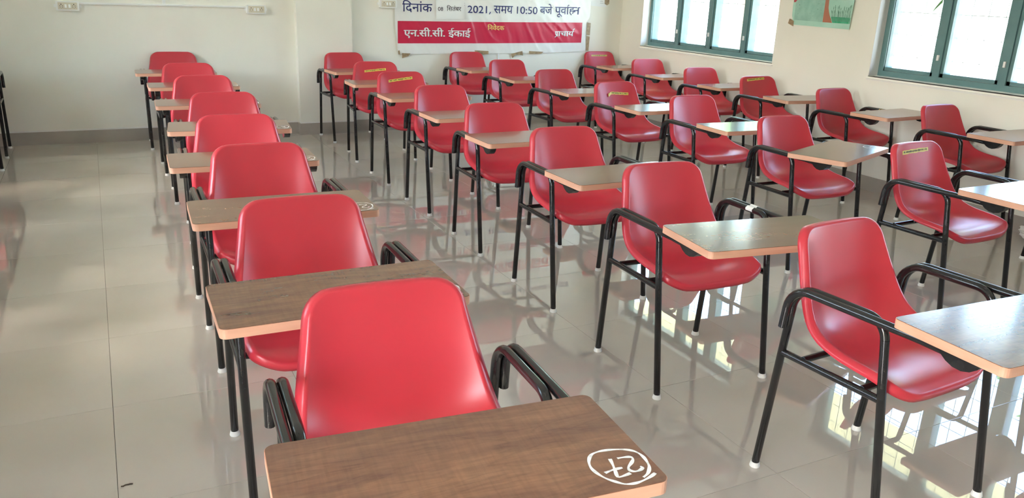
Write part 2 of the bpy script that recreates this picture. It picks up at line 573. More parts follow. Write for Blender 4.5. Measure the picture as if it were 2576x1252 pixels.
def cr_eval(A, t):
    A = np.array(A, float)
    n = len(A) - 1
    x = min(max(t, 0), 1) * n
    i = min(int(x), n - 1)
    f = x - i
    p0, p1, p2, p3 = A[max(i - 1, 0)], A[i], A[i + 1], A[min(i + 2, n)]
    return 0.5 * (2 * p1 + (p2 - p0) * f + (2 * p0 - 5 * p1 + 4 * p2 - p3) * f * f + (3 * p1 - p0 - 3 * p2 + p3) * f ** 3)


_ts = np.linspace(0, 1, 400)
_pc = np.array([cr_eval(CP, t) for t in _ts])
_arc = np.concatenate([[0], np.cumsum(np.linalg.norm(np.diff(_pc, axis=0), axis=1))])
ARC = _arc[-1]


def shell_pt(u, s):
    """u in -1..1 across, s = arc length from the top edge"""
    t = float(np.interp(s, _arc, _ts))
    cpt, spt, w = cr_eval(CP, t), cr_eval(SP, t), float(cr_eval(WP, t))
    rt_, rf = 0.045, 0.085
    if s < rt_:
        w -= rt_ - math.sqrt(max(rt_ ** 2 - (rt_ - s) ** 2, 0))
    e = ARC - s
    if e < rf:
        w -= rf - math.sqrt(max(rf ** 2 - (rf - e) ** 2, 0))
    k = abs(u * w / float(cr_eval(WP, t))) ** 3.0
    q = cpt * (1 - k) + spt * k
    return Vector((u * w, q[0], q[1]))


def shell_n(u, s):
    d = 1e-3
    a = shell_pt(min(u + d, 1), s) - shell_pt(max(u - d, -1), s)
    b2 = shell_pt(u, min(s + d, ARC)) - shell_pt(u, max(s - d, 0))
    n = a.cross(b2)
    n = n.normalized() if n.length > 1e-12 else Vector((0, -1, 0))
    if n.dot(Vector((0, -0.6, 0.8))) < 0:
        n = -n
    return n


def shell_mesh():
    ss = [0.045 * (1 - math.cos(k / 6 * PI / 2)) for k in range(6)]
    ss += list(np.linspace(0.045, ARC - 0.085, 26))
    ss += [ARC - 0.085 * (1 - math.cos(k / 8 * PI / 2)) for k in range(7, -1, -1)]
    us = [math.sin(k / 9 * PI / 2) for k in range(-9, 10)]
    rows = [[shell_pt(u, s) for u in us] for s in ss]
    m2 = MB().grid(rows)
    nr, nc = len(ss), len(us)
    loop = [(0, j) for j in range(nc)] + [(i, nc - 1) for i in range(1, nr)] + [(nr - 1, j) for j in range(nc - 2, -1, -1)] + [(i, 0) for i in range(nr - 2, 0, -1)]
    P0 = [rows[i][j] for i, j in loop]
    NN = []
    for i, j in loop:
        s2 = min(max(ss[i], 0.02), ARC - 0.03)
        NN.append(shell_n(us[j] * 0.97, s2))
    n = len(loop)
    # smooth normals along the loop
    for _ in range(3):
        NN = [(NN[k - 1] + NN[k] * 2 + NN[(k + 1) % n]).normalized() for k in range(n)]
    OUT = []
    for k in range(n):
        t = (P0[(k + 1) % n] - P0[k - 1]).normalized()
        o = t.cross(NN[k])
        ctr = shell_pt(0, ss[loop[k][0]]) if loop[k][1] in (0, nc - 1) else shell_pt(us[loop[k][1]] * 0.8, ARC / 2)
        if o.dot(P0[k] - ctr) < 0:
            o = -o
        OUT.append(o.normalized())
    for _ in range(2):
        OUT = [(OUT[k - 1] + OUT[k] * 2 + OUT[(k + 1) % n]).normalized() for k in range(n)]
    prev = [i * nc + j for i, j in loop]
    for a, d in ((.0045, .0022), (.0085, .0080), (.0100, .0170), (.0108, .0285)):
        o0 = len(m2.v)
        m2.v += [tuple(P0[k] + OUT[k] * a - NN[k] * d) for k in range(n)]
        cur = list(range(o0, o0 + n))
        for k in range(n):
            k2 = (k + 1) % n
            m2.f.append((prev[k], prev[k2], cur[k2], cur[k]))
        prev = cur
    me = m2.mesh('seat_shell', M['red'], True)
    ob = bpy.data.objects.new('tmp', me)
    COL.objects.link(ob)
    so = ob.modifiers.new('solid', 'SOLIDIFY')
    so.thickness = 0.004
    so.offset = -1 if me.polygons[len(us) * 8].normal.dot(Vector((0, -0.6, 0.8))) > 0 else 1
    dg = bpy.context.evaluated_depsgraph_get()
    me2 = bpy.data.meshes.new_from_object(ob.evaluated_get(dg))
    bpy.data.objects.remove(ob)
    me2.name = 'seat_shell'
    me2.shade_smooth()
    return me2


R_T = 0.0125
XI, XO = 0.2555, 0.2815
ME = {}
ME['shell'] = shell_mesh()
main = fillet([(0, .335, .012), (0, .276, .6555), (0, -.0235, .6555), (0, -.110, .012)], [.075, .062], 8)
kr = next(k for k, q in enumerate(main) if k > 0) + 1
kf = len(main) - 2
ME['leg_r'] = MB().tube(main[:2], R_T, 12, (True, False)).mesh('leg', M['black'], True)
ME['leg_f'] = MB().tube(main[kf:], R_T, 12, (False, True)).mesh('leg', M['black'], True)
ME['arm'] = MB().tube(main[1:kf + 1], R_T, 12, (False, False)).mesh('armrest', M['black'], True)
outer = fillet([(0, .2885, .522), (0, .2765, .6555), (0, -.150, .6555), (0, -.215, .650)], [.075, .2], 8)
ME['tarm'] = MB().tube(outer, [R_T] * (len(outer) - 1) + [.010], 12).mesh('tablet_arm', M['black'], True, 50)
prof = [(-.195, .671), (-.195, .655), (-.205, .646), (-.220, .634), (-.240, .625), (-.262, .623), (-.283, .629), (-.300, .642), (-.310, .658), (-.312, .671)]
ME['bracket'] = MB().prism(prof, -.016, .016, 'x').mesh('tablet_bracket', M['black'])
ME['rail'] = MB().tube([(0, .3005, .430), (0, .29, .430), (0, -.04, .430), (0, -.054, .430)], 0.0115, 12).mesh('side_rail', M['black'], True, 50)
ME['bar'] = MB().tube([(-.2555, 0, .436), (.2555, 0, .436)], 0.0105, 12).mesh('cross_bar', M['black'], True, 50)
ME['bolt'] = MB().tube([(0, 0, .437), (0, 0, .4445), (0, 0, .452)], [.0085, .0085, .006], 10).mesh('seat_bolt', M['black'], True, 40)
ME['cap'] = MB().tube([(0, 0, 0.0), (0, 0, .003), (0, 0, .012), (0, 0, .0175)], [.0165, .0175, .0150, .0138], 14).mesh('foot_cap', M['cap'], True, 50)
# tablet, origin at its pivot on the left arm
TXA, TXB, TYA, TYB = -.334 + .28, .295 + .28, .2 - .3155, .2
ME['board'] = MB().prism(rrect(TXA, TXB, TYA, TYB, .018), .6715, .6955, 'z').mesh('tablet_board', M['edge'])
ME['lam'] = MB().prism(rrect(TXA + .0012, TXB - .0012, TYA + .0012, TYB - .0012, .0175), .6955, .6967, 'z').mesh('laminate_top', M['wood'])

# painted numbers (tablet-local, from the sitter's side they read upright)
CIRC = [(0.277, -0.387), (0.262, -0.394), (0.241, -0.4), (0.225, -0.401), (0.211, -0.397), (0.2, -0.386), (0.19, -0.373), (0.183, -0.355), (0.181, -0.336), (0.187, -0.317), (0.2, -0.301), (0.217, -0.296), (0.236, -0.297), (0.256, -0.302), (0.272, -0.31), (0.281, -0.321), (0.284, -0.335), (0.282, -0.352), (0.277, -0.368), (0.265, -0.383), (0.251, -0.391)]
SEVEN = [(0.225, -0.323), (0.221, -0.34), (0.216, -0.357), (0.211, -0.375), (0.222, -0.376), (0.237, -0.373)]
BAR7 = [(0.196, -0.358), (0.21, -0.355), (0.221, -0.354), (0.232, -0.354)]
TWO = [(0.238, -0.326), (0.251, -0.327), (0.262, -0.33), (0.263, -0.337), (0.255, -0.346), (0.243, -0.356), (0.24, -0.365), (0.246, -0.371), (0.256, -0.371), (0.265, -0.366), (0.263, -0.361)]
THREE = [(0.244, -0.330), (0.256, -0.326), (0.264, -0.334), (0.256, -0.346), (0.247, -0.349), (0.258, -0.352), (0.265, -0.361), (0.256, -0.371), (0.243, -0.367)]


def number_mesh(strokes, w, s8=-0.0836, yaw8=-0.026):
    m2 = MB()
    cy, sy = math.cos(-yaw8), math.sin(-yaw8)
    for k, st in enumerate(strokes):
        loc = []
        for x_, y_ in st:
            dx, dy = x_ + .28, y_ - (s8 - .2)
            loc.append((dx * cy - dy * sy, dx * sy + dy * cy))
        line = smooth_line(loc, 4)
        a, b2 = ribbon(line, [w * (0.9 + 0.25 * math.sin(i_ * 0.7 + k)) for i_ in range(len(line))])
        z_ = .6971 + k * 1e-5
        m2.grid([[(q[0], q[1], z_) for q in a], [(q[0], q[1], z_) for q in b2]])
    return m2.mesh('painted_number', M['paint'])


NUM = {'A8': number_mesh([CIRC, SEVEN, BAR7, TWO], .0062), 'A7': number_mesh([CIRC], .006), 'A6': number_mesh([CIRC, TWO], .0045), 'A5': number_mesh([CIRC, TWO], .0045),
       'A4': number_mesh([CIRC, THREE, SEVEN], .0055), 'A3': number_mesh([CIRC], .005), 'A2': number_mesh([CIRC], .005), 'A1': number_mesh([CIRC], .005), 'C6': number_mesh([CIRC, TWO, SEVEN], .005), 'D5': number_mesh([CIRC], .003)}

# yellow stickers on the backrests: (u-start, z, u-end, z), half height
STK = {'B2': (-.100, .719, .093, .737), 'B3': (-.106, .732, .094, .755), 'C4': (-.040, .718, .118, .708), 'C7': (-.112, .757, .094, .765), 'D1': (-.101, .757, .107, .757), 'D4': (-.118, .770, .076, .783)}


def s_of(x_, z_):
    """arc position on the back for a point x,z"""
    best = min(np.linspace(0.0, 0.30, 121), key=lambda s_: abs(shell_pt(x_ / WP[2], s_).z - z_))
    return float(best)


def on_shell(x_, z_, off):
    s_ = s_of(x_, z_)
    t_ = float(np.interp(s_, _arc, _ts))
    u_ = max(-1, min(1, x_ / float(cr_eval(WP, t_))))
    q = shell_pt(u_, s_)
    return Vector((x_, q.y, q.z)) + shell_n(u_, s_) * off


def sticker(key):
    xa, za, xb, zb = STK[key]
    r_ = random.Random(key)
    hh = .0095
    m2 = MB()
    n = 14
    top, bot = [], []
    for k in range(n + 1):
        f = k / n
        x_, z_ = xa + (xb - xa) * f, za + (zb - za) * f
        top.append(on_shell(x_, z_ + hh, .0009))
        bot.append(on_shell(x_, z_ - hh, .0009))
    m2.grid([top, bot])
    if key == 'C4':  # loose end peeling off and curling down
        p0, p1 = top[0], bot[0]
        m2.add([p0, p1, p1 + Vector((-.030, -.012, -.018)), p0 + Vector((-.034, -.014, -.012))], [(0, 1, 2, 3)])
    t_ = MB()
    f = .05 if key != 'C4' else .03
    while f < .95:
        w_ = r_.uniform(.006, .028)
        if r_.random() > .18:
            zz = hh * r_.uniform(.28, .48)
            q = []
            for ff, s_ in ((f, 1), (min(f + w_, .97), 1), (min(f + w_, .97), -1), (f, -1)):
                q.append(on_shell(xa + (xb - xa) * ff, za + (zb - za) * ff + s_ * zz + .0008, .0014))
            t_.add(q, [(0, 1, 2, 3)])
        f += w_ + .004
    return m2.mesh('sticker', M['yellow']), t_.mesh('sticker_lettering', M['ink'])


def band(xc, y0, y1, material, name='tape'):
    m2 = MB()
    rows = []
    for yy in (y0, (y0 + y1) / 2, y1):
        j = rnd.uniform(-.003, .003)
        rows.append([(xc + math.cos(a) * .0131, yy + (j if yy != y0 else 0) + math.sin(a * 5) * .0015, .6555 + math.sin(a) * .0131) for a in np.linspace(-.3, PI + .3, 11)])
    m2.grid(rows)
    return m2.mesh(name, material, True)


# x, y, yaw, tablet slide, tablet yaw
CH = {
    'A1': (0.611, 7.750, -1.7, -0.142, -0.2), 'A2': (0.643, 6.696, -0.3, -0.032, -0.6), 'A3': (0.638, 5.788, -2.1, -0.067, -0.1), 'A4': (0.642, 4.852, -3.3, -0.068, -2.3),
    'A5': (0.578, 3.960, -3.9, -0.067, 1.8), 'A6': (0.564, 3.137, -1.1, -0.118, -1.0), 'A7': (0.527, 2.194, -1.5, -0.078, 0.5), 'A8': (0.519, 1.338, -3.8, -0.084, -1.5),
    'B1': (2.193, 7.665, 2.6, -0.118, 2.5), 'B2': (2.163, 6.719, -6.7, -0.136, 5.1), 'B3': (2.143, 5.861, -0.4, -0.091, 0.2), 'B4': (2.130, 4.973, 0.1, -0.108, 0.3),
    'B5': (2.106, 4.073, -2.8, -0.048, 3.9), 'B6': (2.083, 3.188, -1.9, -0.101, 2.2), 'B7': (2.029, 2.284, -2.2, -0.120, -5.2), 'B8': (2.070, 1.359, 3.6, -0.080, -6.2),
    'C1': (3.519, 7.717, -0.4, -0.193, 3.7), 'C2': (3.569, 6.829, 0.6, -0.135, -2.7), 'C3': (3.584, 5.901, 2.5, -0.104, -4.5), 'C4': (3.594, 4.969, 1.2, -0.124, -1.0),
    'C5': (3.667, 4.130, -1.4, -0.127, -2.0), 'C6': (3.601, 3.202, -1.3, -0.094, 22.3), 'C7': (3.655, 2.317, 2.4, -0.103, -1.5), 'C8': (3.66, 1.42, 0.5, -0.10, 0.0),
    'D1': (5.200, 7.755, -1.7, -0.178, 3.0), 'D2': (5.205, 6.818, -2.9, -0.134, -0.4), 'D3': (5.190, 5.920, -1.9, -0.059, 3.0), 'D4': (5.195, 5.145, -2.7, -0.110, -3.5),
    'D5': (5.205, 4.273, 1.5, -0.108, 2.5), 'D6': (5.210, 3.341, -0.1, -0.100, -0.1), 'D7': (5.21, 2.43, 0.6, -0.10, 0.0),
    'Z1': (-1.000, 7.700, 1.0, -0.10, 0.0), 'Z2': (-1.000, 6.775, -1.0, -0.10, 1.0), 'Z3': (-1.01, 5.88, 1.5, -0.10, 0.0), 'Z4': (-1.00, 4.98, -1.5, -0.09, 0.0),
    'Z5': (-1.02, 4.09, 0.5, -0.11, -1.0), 'Z6': (-1.00, 3.18, -1.0, -0.10, 1.0), 'Z7': (-1.0, 2.28, 1.0, -0.10, 0.0)}
ORD = {1: 'backmost', 2: 'second from back', 3: 'third from back', 4: 'fourth from back', 5: 'fifth from back', 6: 'sixth from back', 7: 'seventh from back', 8: 'eighth from back'}
ROWN = {'Z': 'in the row at the left edge', 'A': 'in the row left of centre', 'B': 'in the middle row', 'C': 'in the row beside the window row', 'D': 'in the window row'}
SPECIAL = {
    'A8': 'red shell chair nearest the camera, its wooden tablet painted with a circled 27',
    'B8': 'red shell chair at lower right, nearest of the middle row, tablet cut by frame',
    'B7': 'red shell chair with torn white tape on its right black armrest',
    'C4': 'red shell chair with a yellow sticker peeling off its backrest',
    'C6': 'red shell chair whose numbered tablet is swung askew, near the window row',
    'C7': 'red shell chair with yellow sticker, nearest visible in row beside window row',
    'D1': 'red shell chair with yellow sticker in the corner by banner and windows',
    'D4': 'red shell chair in the window row with yellow sticker along its top edge',
    'D5': 'red shell chair in the window row with yellowish tape on its armrest'}


def chair(key):
    x_, y_, yaw, sl, tw = CH[key]
    root = bpy.data.objects.new('tablet_arm_chair', None)
    COL.objects.link(root)
    root.empty_display_size = 0.1
    root.location = (x_, y_, 0)
    root.rotation_euler = (0, 0, math.radians(yaw))
    lab = SPECIAL.get(key) or 'red chair with wooden tablet, %s %s' % (ORD[int(key[1])], ROWN[key[0]])
    tag(root, lab, 'chair', 'red tablet-arm chairs set out in rows')
    link('seat_shell', ME['shell'], root)
    for s_ in (-1, 1):
        link('leg', ME['leg_r'], root, (s_ * XI, 0, 0))
        link('leg', ME['leg_f'], root, (s_ * XI, 0, 0))
        link('armrest', ME['arm'], root, (s_ * XI, 0, 0))
        ta = link('tablet_arm', ME['tarm'], root, (s_ * XO, 0, 0))
        link('tablet_bracket', ME['bracket'], ta, (-s_ * .004, 0, 0))
        link('side_rail', ME['rail'], root, (s_ * XI, 0, 0))
        link('foot_cap', ME['cap'], root, (s_ * XI, .3355, 0))
        link('foot_cap', ME['cap'], root, (s_ * XI, -.1105, 0))
        link('seat_bolt', ME['bolt'], root, (s_ * .12, .20, 0))
        link('seat_bolt', ME['bolt'], root, (s_ * .12, .012, 0))
    link('cross_bar', ME['bar'], root, (0, .215, 0))
    link('cross_bar', ME['bar'], root, (0, .010, 0))
    bd = link('tablet_board', ME['board'], root, (-.28, sl - .2, 0), math.radians(tw))
    link('laminate_top', ME['lam'], bd)
    if key in NUM:
        link('painted_number', NUM[key], bd)
    if key in STK:
        a_, b2 = sticker(key)
        st = link('sticker', a_, root)
        link('sticker_lettering', b2, st)
    if key == 'B7':
        link('torn_tape', band(XI, .060, .100, M['tapewhite']), root)
        link('torn_tape', band(XO, .070, .110, M['tapewhite']), root)
    if key == 'D5':
        link('torn_tape', band(XI, .066, .076, M['tapeyellow']), root)
        link('torn_tape', band(XI, .086, .096, M['tapeyellow']), root)
    return root


for k in CH:
    chair(k)


# ------------------------------------------------------------------ banner on the back wall
def hb(x_, z_):
    """wrinkle height of the vinyl in metres"""
    h = 0.0
    h += 0.0030 * noise.noise(Vector((x_ * 9 + z_ * 3.0, z_ * 2.2, 1.3)))
    h += 0.0016 * noise.noise(Vector((x_ * 24 + z_ * 9, z_ * 7, 4.1)))
    rr = abs(noise.noise(Vector((x_ * 6.5 + z_ * 4.2, z_ * 2.8, 8.8))))
    h += 0.0030 * math.exp(-(rr * 7) ** 2)
    return h


YBN = YB - 0.010
ban = bpy.data.objects.new('banner', None)
COL.objects.link(ban)
ban.location = (3.92, YB, 0.78)
tag(ban, 'white vinyl banner with red band and Hindi lettering taped to back wall', 'banner')
BT_ = 2.42


def bl(z_):
    return float(np.interp(z_, [.775, .81, 1.10, 1.31, BT_], [2.800, 2.783, 2.752, 2.752, 2.755]))


def brr(z_):
    return float(np.interp(z_, [.80, .81, 1.125, 1.165, 1.37, BT_], [5.056, 5.058, 5.050, 5.081, 5.086, 5.09]))


def bbot(x_):
    return float(np.interp(x_, [2.80, 3.32, 3.93, 4.53, 5.02, 5.06], [.775, .776, .781, .785, .800, .812]))


def bput(x_, z_, off):
    return (x_ - 3.92, YBN - YB - hb(x_, z_) - off, z_ - .78)


rows = []
for i in range(90):
    f = i / 89
    row = []
    for j in range(181):
        s_ = j / 180
        z_ = BT_ + (0.79 - BT_) * f
        x_ = bl(z_) + (brr(z_) - bl(z_)) * s_
        z_ = BT_ + (bbot(x_) - BT_) * f
        row.append(bput(x_, z_, 0))
    rows.append(row)
sheet_m = MB().grid(rows)
back_rows = [[(q[0], q[1] + .0012, q[2]) for q in r] for r in rows]
sheet = link('sheet', sheet_m.mesh('sheet', M['vinyl'], True), ban)
rows = []
for i in range(20):
    row = []
    for j in range(181):
        s_ = j / 180
        zt = float(np.interp(s_, [0, .45, 1], [1.105, 1.109, 1.120]))
        zb = float(np.interp(s_, [0, .45, 1], [.883, .887, .898]))
        z_ = zt + (zb - zt) * i / 19
        x_ = 2.782 + (4.983 - 2.782) * s_
        row.append(bput(x_, z_, .0012))
    rows.append(row)
link('red_band', MB().grid(rows).mesh('red_band', M['bred'], True), ban)


def text_mesh(body, off=0.0):
    cu = bpy.data.curves.new('tmp', 'FONT')
    cu.body = body
    cu.size = 1
    cu.offset = off
    cu.resolution_u = 4
    ob = bpy.data.objects.new('tmp', cu)
    COL.objects.link(ob)
    bpy.context.view_layer.update()
    dg = bpy.context.evaluated_depsgraph_get()
    me = bpy.data.meshes.new_from_object(ob.evaluated_get(dg))
    v = [tuple(q.co) for q in me.vertices]
    f = [tuple(pl.vertices) for pl in me.polygons]
    bpy.data.objects.remove(ob)
    bpy.data.meshes.remove(me)
    return v, f


_nv, _ = text_mesh('न')
N0, N1 = min(q[1] for q in _nv), max(q[1] for q in _nv)
_dv, _ = text_mesh('0')
D0, D1 = min(q[1] for q in _dv), max(q[1] for q in _dv)


def letters(body, x0, x1, zb, zh, material, parent, put, off=0.0, layer=.0026, digits=False, slant=0.0, zslope=0.0):
    v, f = text_mesh(body, off)
    a0, a1 = (D0, D1) if digits else (N0, N1)
    xa, xb = min(q[0] for q in v), max(q[0] for q in v)
    sx, sz = (x1 - x0) / (xb - xa), (zh - zb) / (a1 - a0)
    out = []
    for q in v:
        xx, zz = x0 + (q[0] - xa) * sx, zb + (q[1] - a0) * sz
        xx += (zz - zb) * slant
        out.append(put(xx, zz + (xx - x0) * zslope, layer))
    return link('lettering', MB().add(out, f).mesh('lettering', material), parent)


def stroke(pts, w, material, parent, put, layer=.0026):
    a, b2 = ribbon(smooth_line(pts, 4), w)
    return link('lettering', MB().grid([[put(q[0], q[1], layer) for q in a], [put(q[0], q[1], layer) for q in b2]]).mesh('lettering', material), parent)


NV = M['navy']
letters('िदनांक', 2.831, 3.158, 1.200, 1.277, NV, ban, bput, .006)
letters('2021', 3.556, 3.784, 1.199, 1.273, NV, ban, bput, .006, digits=True)
stroke([(3.826, 1.212), (3.812, 1.190)], .009, NV, ban, bput)
letters('समय', 3.863, 4.092, 1.202, 1.279, NV, ban, bput, .006)
letters('10:50', 4.143, 4.393, 1.201, 1.277, NV, ban, bput, .004, digits=True)
letters('बजे', 4.427, 4.584, 1.206, 1.280, NV, ban, bput, .006)
letters('पूवा', 4.617, 4.802, 1.207, 1.284, NV, ban, bput, .006)
letters('ह', 4.800, 4.868, 1.214, 1.286, NV, ban, bput, .006)
letters('न', 4.846, 4.943, 1.208, 1.286, NV, ban, bput, .006)
stroke([(4.783, 1.282), (4.782, 1.296), (4.790, 1.306), (4.799, 1.302)], .008, NV, ban, bput)
stroke([(3.5145, 1.272), (3.5155, 1.204)], .006, NV, ban, bput)
stroke([(3.5155, 1.295), (3.5215, 1.297)], .008, NV, ban, bput)
stroke([(3.5155, 1.273), (3.5225, 1.273)], .008, NV, ban, bput)
for dm, mt, lay in ((.0035, M['bline'], .0024), (0, M['bwhite'], .0034)):
    for k_, sh_ in enumerate((0.0, .0022, .0044)):
        d2, ly = dm + sh_ - .0022, lay + k_ * .00004
        letters('एन.सी.सी. ईकाई', 2.848 + d2, 3.594 + d2, .955 - dm, 1.016 - dm, mt, ban, bput, .008, ly)
        letters('प', 4.631 + d2, 4.670 + d2, .968 - dm, 1.020 - dm, mt, ban, bput, .008, ly)
        letters('ाचाय', 4.672 + d2, 4.874 + d2, .971 - dm, 1.022 - dm, mt, ban, bput, .008, ly)
    stroke([(4.664 + dm, .988 - dm), (4.650 + dm, .972 - dm), (4.632 + dm, .956 - dm)], .009, mt, ban, bput, lay)
    stroke([(4.867 + dm, 1.020 - dm), (4.867 + dm, 1.036 - dm), (4.876 + dm, 1.048 - dm), (4.888 + dm, 1.048 - dm)], .009, mt, ban, bput, lay)
for k_ in (0, 1):
    letters('िनवेदक', 3.795 + .0018 * k_, 3.993 + .0018 * k_, 1.027, 1.069, M['byellow'], ban, bput, .006, .0026 + .00004 * k_)


def scribble(x0, x1, z0, z1, material, seed):
    """row of print above the frame, known only as an unreadable mirror image in the floor"""
    q = random.Random(seed)
    m2 = MB()
    h = z1 - z0
    x_ = x0
    while x_ < x1:
        w_ = h * q.uniform(.55, .95)
        for pts in ([(x_, z1), (x_ + w_, z1)], [(x_ + w_ * .8, z1), (x_ + w_ * .8, z0)], [(x_ + w_ * .8, z0 + h * .6), (x_ + w_ * .3, z0 + h * .7), (x_ + w_ * .12, z0 + h * .35), (x_ + w_ * .45, z0 + h * .1)]):
            a, b2 = ribbon(smooth_line(pts, 4), h * .12)
            m2.grid([[bput(v[0], v[1], .0026) for v in a], [bput(v[0], v[1], .0026) for v in b2]])
        x_ += w_ * (1.02 if q.random() > .25 else 1.5)
    link('lettering', m2.mesh('lettering', material), ban)


scribble(3.07, 4.75, 1.425, 1.50, M['bred'], 5)
scribble(3.70, 4.72, 1.65, 1.77, M['bred'], 6)
scribble(3.60, 4.20, 1.915, 1.945, M['navy'], 8)
scribble(3.90, 4.96, 2.02, 2.08, M['navy'], 9)
# date slip pasted over the banner
rows = []
for i in range(8):
    f = i / 7
    row = []
    for j in range(15):
        s_ = j / 14
        x_ = 3.194 + .006 * f + (3.512 - 3.194) * s_
        z_ = 1.372 - (1.372 - (1.129 + .007 * s_)) * f
        q = bput(x_, z_, .002)
        lift = max(0, s_ - .86) / .14
        row.append((q[0], YBN - YB - .0105 - .012 * lift ** 2 * (0.4 + 0.6 * f), q[2]))
    rows.append(row)
slip = link('date_slip', MB().grid(rows).mesh('date_slip', M['paper'], True), ban)


def sput(x_, z_, off):
    return (x_ - 3.92, YBN - YB - .0105 - off, z_ - .78)


letters('08', 3.218, 3.275, 1.214, 1.252, M['blackprint'], slip, sput, .006, .0012, digits=True)
letters('िसतंबर', 3.316, 3.480, 1.216, 1.255, M['blackprint'], slip, sput, .005, .0012)
# brown tape
for poly in ([(2.825, 0.786), (2.916, 0.782), (2.894, 0.754), (2.827, 0.734)], [(2.782, 0.81), (2.799, 0.814), (2.803, 0.774), (2.786, 0.774)], [(3.644, 0.814), (3.81, 0.806), (3.811, 0.772), (3.669, 0.772)],
             [(4.087, 0.776), (4.224, 0.806), (4.236, 0.758), (4.151, 0.771), (4.103, 0.729)], [(4.309, 0.806), (4.491, 0.797), (4.467, 0.775), (4.315, 0.775)],
             [(5.043, 1.124), (5.092, 1.116), (5.090, 0.980), (5.046, 0.985)], [(5.046, 0.975), (5.090, 0.968), (5.084, 0.805), (5.052, 0.81)]):
    link('tape', MB().prism([(x_ - 3.92, z_ - .78) for x_, z_ in poly], -.0185, -.0172, 'y').mesh('tape', M['tapebrown']), ban)

# notice sheet right of the banner
ns = link('notice_sheet', MB().prism([(-.105, -.039), (.105, -.052), (.105, .245), (-.105, .245)], -.003, -.0018, 'y').mesh('notice_sheet', M['paper']), None, (5.19, YB, 1.347))
tag(ns, 'white notice sheet taped to the back wall right of the banner', 'notice')
link('tape', MB().prism([(.078, .09), (.142, .09), (.143, -.015), (.113, -.031), (.080, -.017)], -.0045, -.0032, 'y').mesh('tape', M['tapebrown']), ns)
tx = MB()
for k in range(7):
    tx.box(.02, .07 - .012 * (k % 3), -.0036, -.0032, -.012 + k * .018, -.008 + k * .018)
link('print_lines', tx.mesh('print_lines', mat('grey_print', (.35, .37, .4, 1), .7)), ns)


# ------------------------------------------------------------------ switch boards and trunking
def switchboard(x0, x1, z0, z1, label):
    root = bpy.data.objects.new('switchboard', None)
    COL.objects.link(root)
    root.location = ((x0 + x1) / 2, YB, (z0 + z1) / 2)
    tag(root, label, 'switchboard', 'white switchboards on the back wall')
    w, h = (x1 - x0) / 2, (z1 - z0) / 2
    bm_ = MB().prism(rrect(-w, w, -h, h, .006, 3), -.045, 0, 'y')
    link('box', bm_.mesh('box', M['white']), root)
    for s_ in (-1, 1):
        link('mounting_ear', MB().prism(rrect(s_ * (w + .008) - .008, s_ * (w + .008) + .008, -.012, .012, .005, 3), -.006, 0, 'y').mesh('mounting_ear', M['white']), root)
    pl = link('face_plate', MB().prism(rrect(-w + .016, w - .016, -h + .010, h - .008, .003, 2), -.048, -.045, 'y').mesh('face_plate', M['ivory']), root)
    pw = w - .016
    for s_ in (-.66, .66):
        for dx, dz, r_ in ((0, .014, .0042), (-.009, .002, .003), (.009, .002, .003), (-.009, -.010, .0026), (.009, -.010, .0026), (0, -.018, .0018)):
            cx = s_ * pw + dx
            link('socket_hole', MB().prism([(cx + r_ * math.cos(a), dz + r_ * math.sin(a)) for a in np.linspace(0, 2 * PI, 9)[:-1]], -.0486, -.048, 'y').mesh('socket_hole', M['hole']), pl)
    for cx in (-.20 * pw, .20 * pw):
        sw = MB().add([(cx - .008, -.048, -.014), (cx + .008, -.048, -.014), (cx + .008, -.048, .014), (cx - .008, -.048, .014), (cx - .008, -.056, -.014), (cx + .008, -.056, -.014)], [(4, 5, 2, 3), (0, 1, 5, 4), (0, 4, 3), (1, 2, 5)])
        link('switch', sw.mesh('switch', M['white']), pl)
    return root


switchboard(-.266, -.088, 1.146, 1.222, 'white switchboard with two sockets at the left end of the trunking')
switchboard(1.297, 1.473, 1.149, 1.227, 'white switchboard with two sockets right of the trunking, beside the pilaster')
switchboard(2.588, 2.764, 1.231, 1.309, 'white switchboard half covered by the left edge of the banner')
tr_ = tag(link('cable_trunking', MB().box(-.088, 1.297, -.020, 0, -.0085, .0085).mesh('cable_trunking', M['white']), None, (0, YB, 1.2085)), 'long white cable trunking running between two switchboards', 'trunking')
link('lid', MB().box(-.088, 1.297, -.0225, -.020, -.0065, .0065).mesh('lid', M['white']), tr_)
dr = tag(link('cable_conduit', MB().box(-.013, .013, -.018, 0, 0, ZC - 1.222).mesh('cable_conduit', M['white']), None, (.589, YB, 1.218)), 'white vertical conduit rising from the middle of the trunking', 'conduit')
link('collar', MB().box(-.017, .017, -.021, -.0182, .03, .06).mesh('collar', M['white']), dr)
dr = tag(link('cable_conduit', MB().box(-.008, .008, -.008, 0, 0, .40).mesh('cable_conduit', M['white']), None, (3.937, YB, .40)), 'thin white conduit on the wall below the banner', 'conduit')
link('clip', MB().box(-.012, .012, -.0095, -.0082, .2, .212).mesh('clip', M['white']), dr)

# ------------------------------------------------------------------ poster on the window wall
po = bpy.data.objects.new('poster', None)
COL.objects.link(po)
po.location = (XR, 5.14, 1.245)
tag(po, 'hand-painted pale green poster with grass and brown trunk between the windows', 'poster')


def pcurl(y_, z_):
    e = max(0.0, (4.93 - y_) / .14)
    return .003 + .028 * e * e


def pput(y_, z_, off):
    return (-pcurl(y_, z_) - off, y_ - 5.14, z_ - 1.245)


def psheet(name, material, yl, yr, zb, zt, off, n=14, par=po):
    """yl,yr functions of the height fraction"""
    rows = []
    for i in range(9):
        f = i / 8
        a0, a1 = yl(f), yr(f)
        b0, b1 = zb(0), zb(1)
        row = []
        for j in range(n + 1):
            s_ = j / n
            row.append(pput(a0 + (a1 - a0) * s_, (zb(s_) * (1 - f) + zt * f), off))
        rows.append(row)
    return link(name, MB().grid(rows).mesh(name, material, True), par)


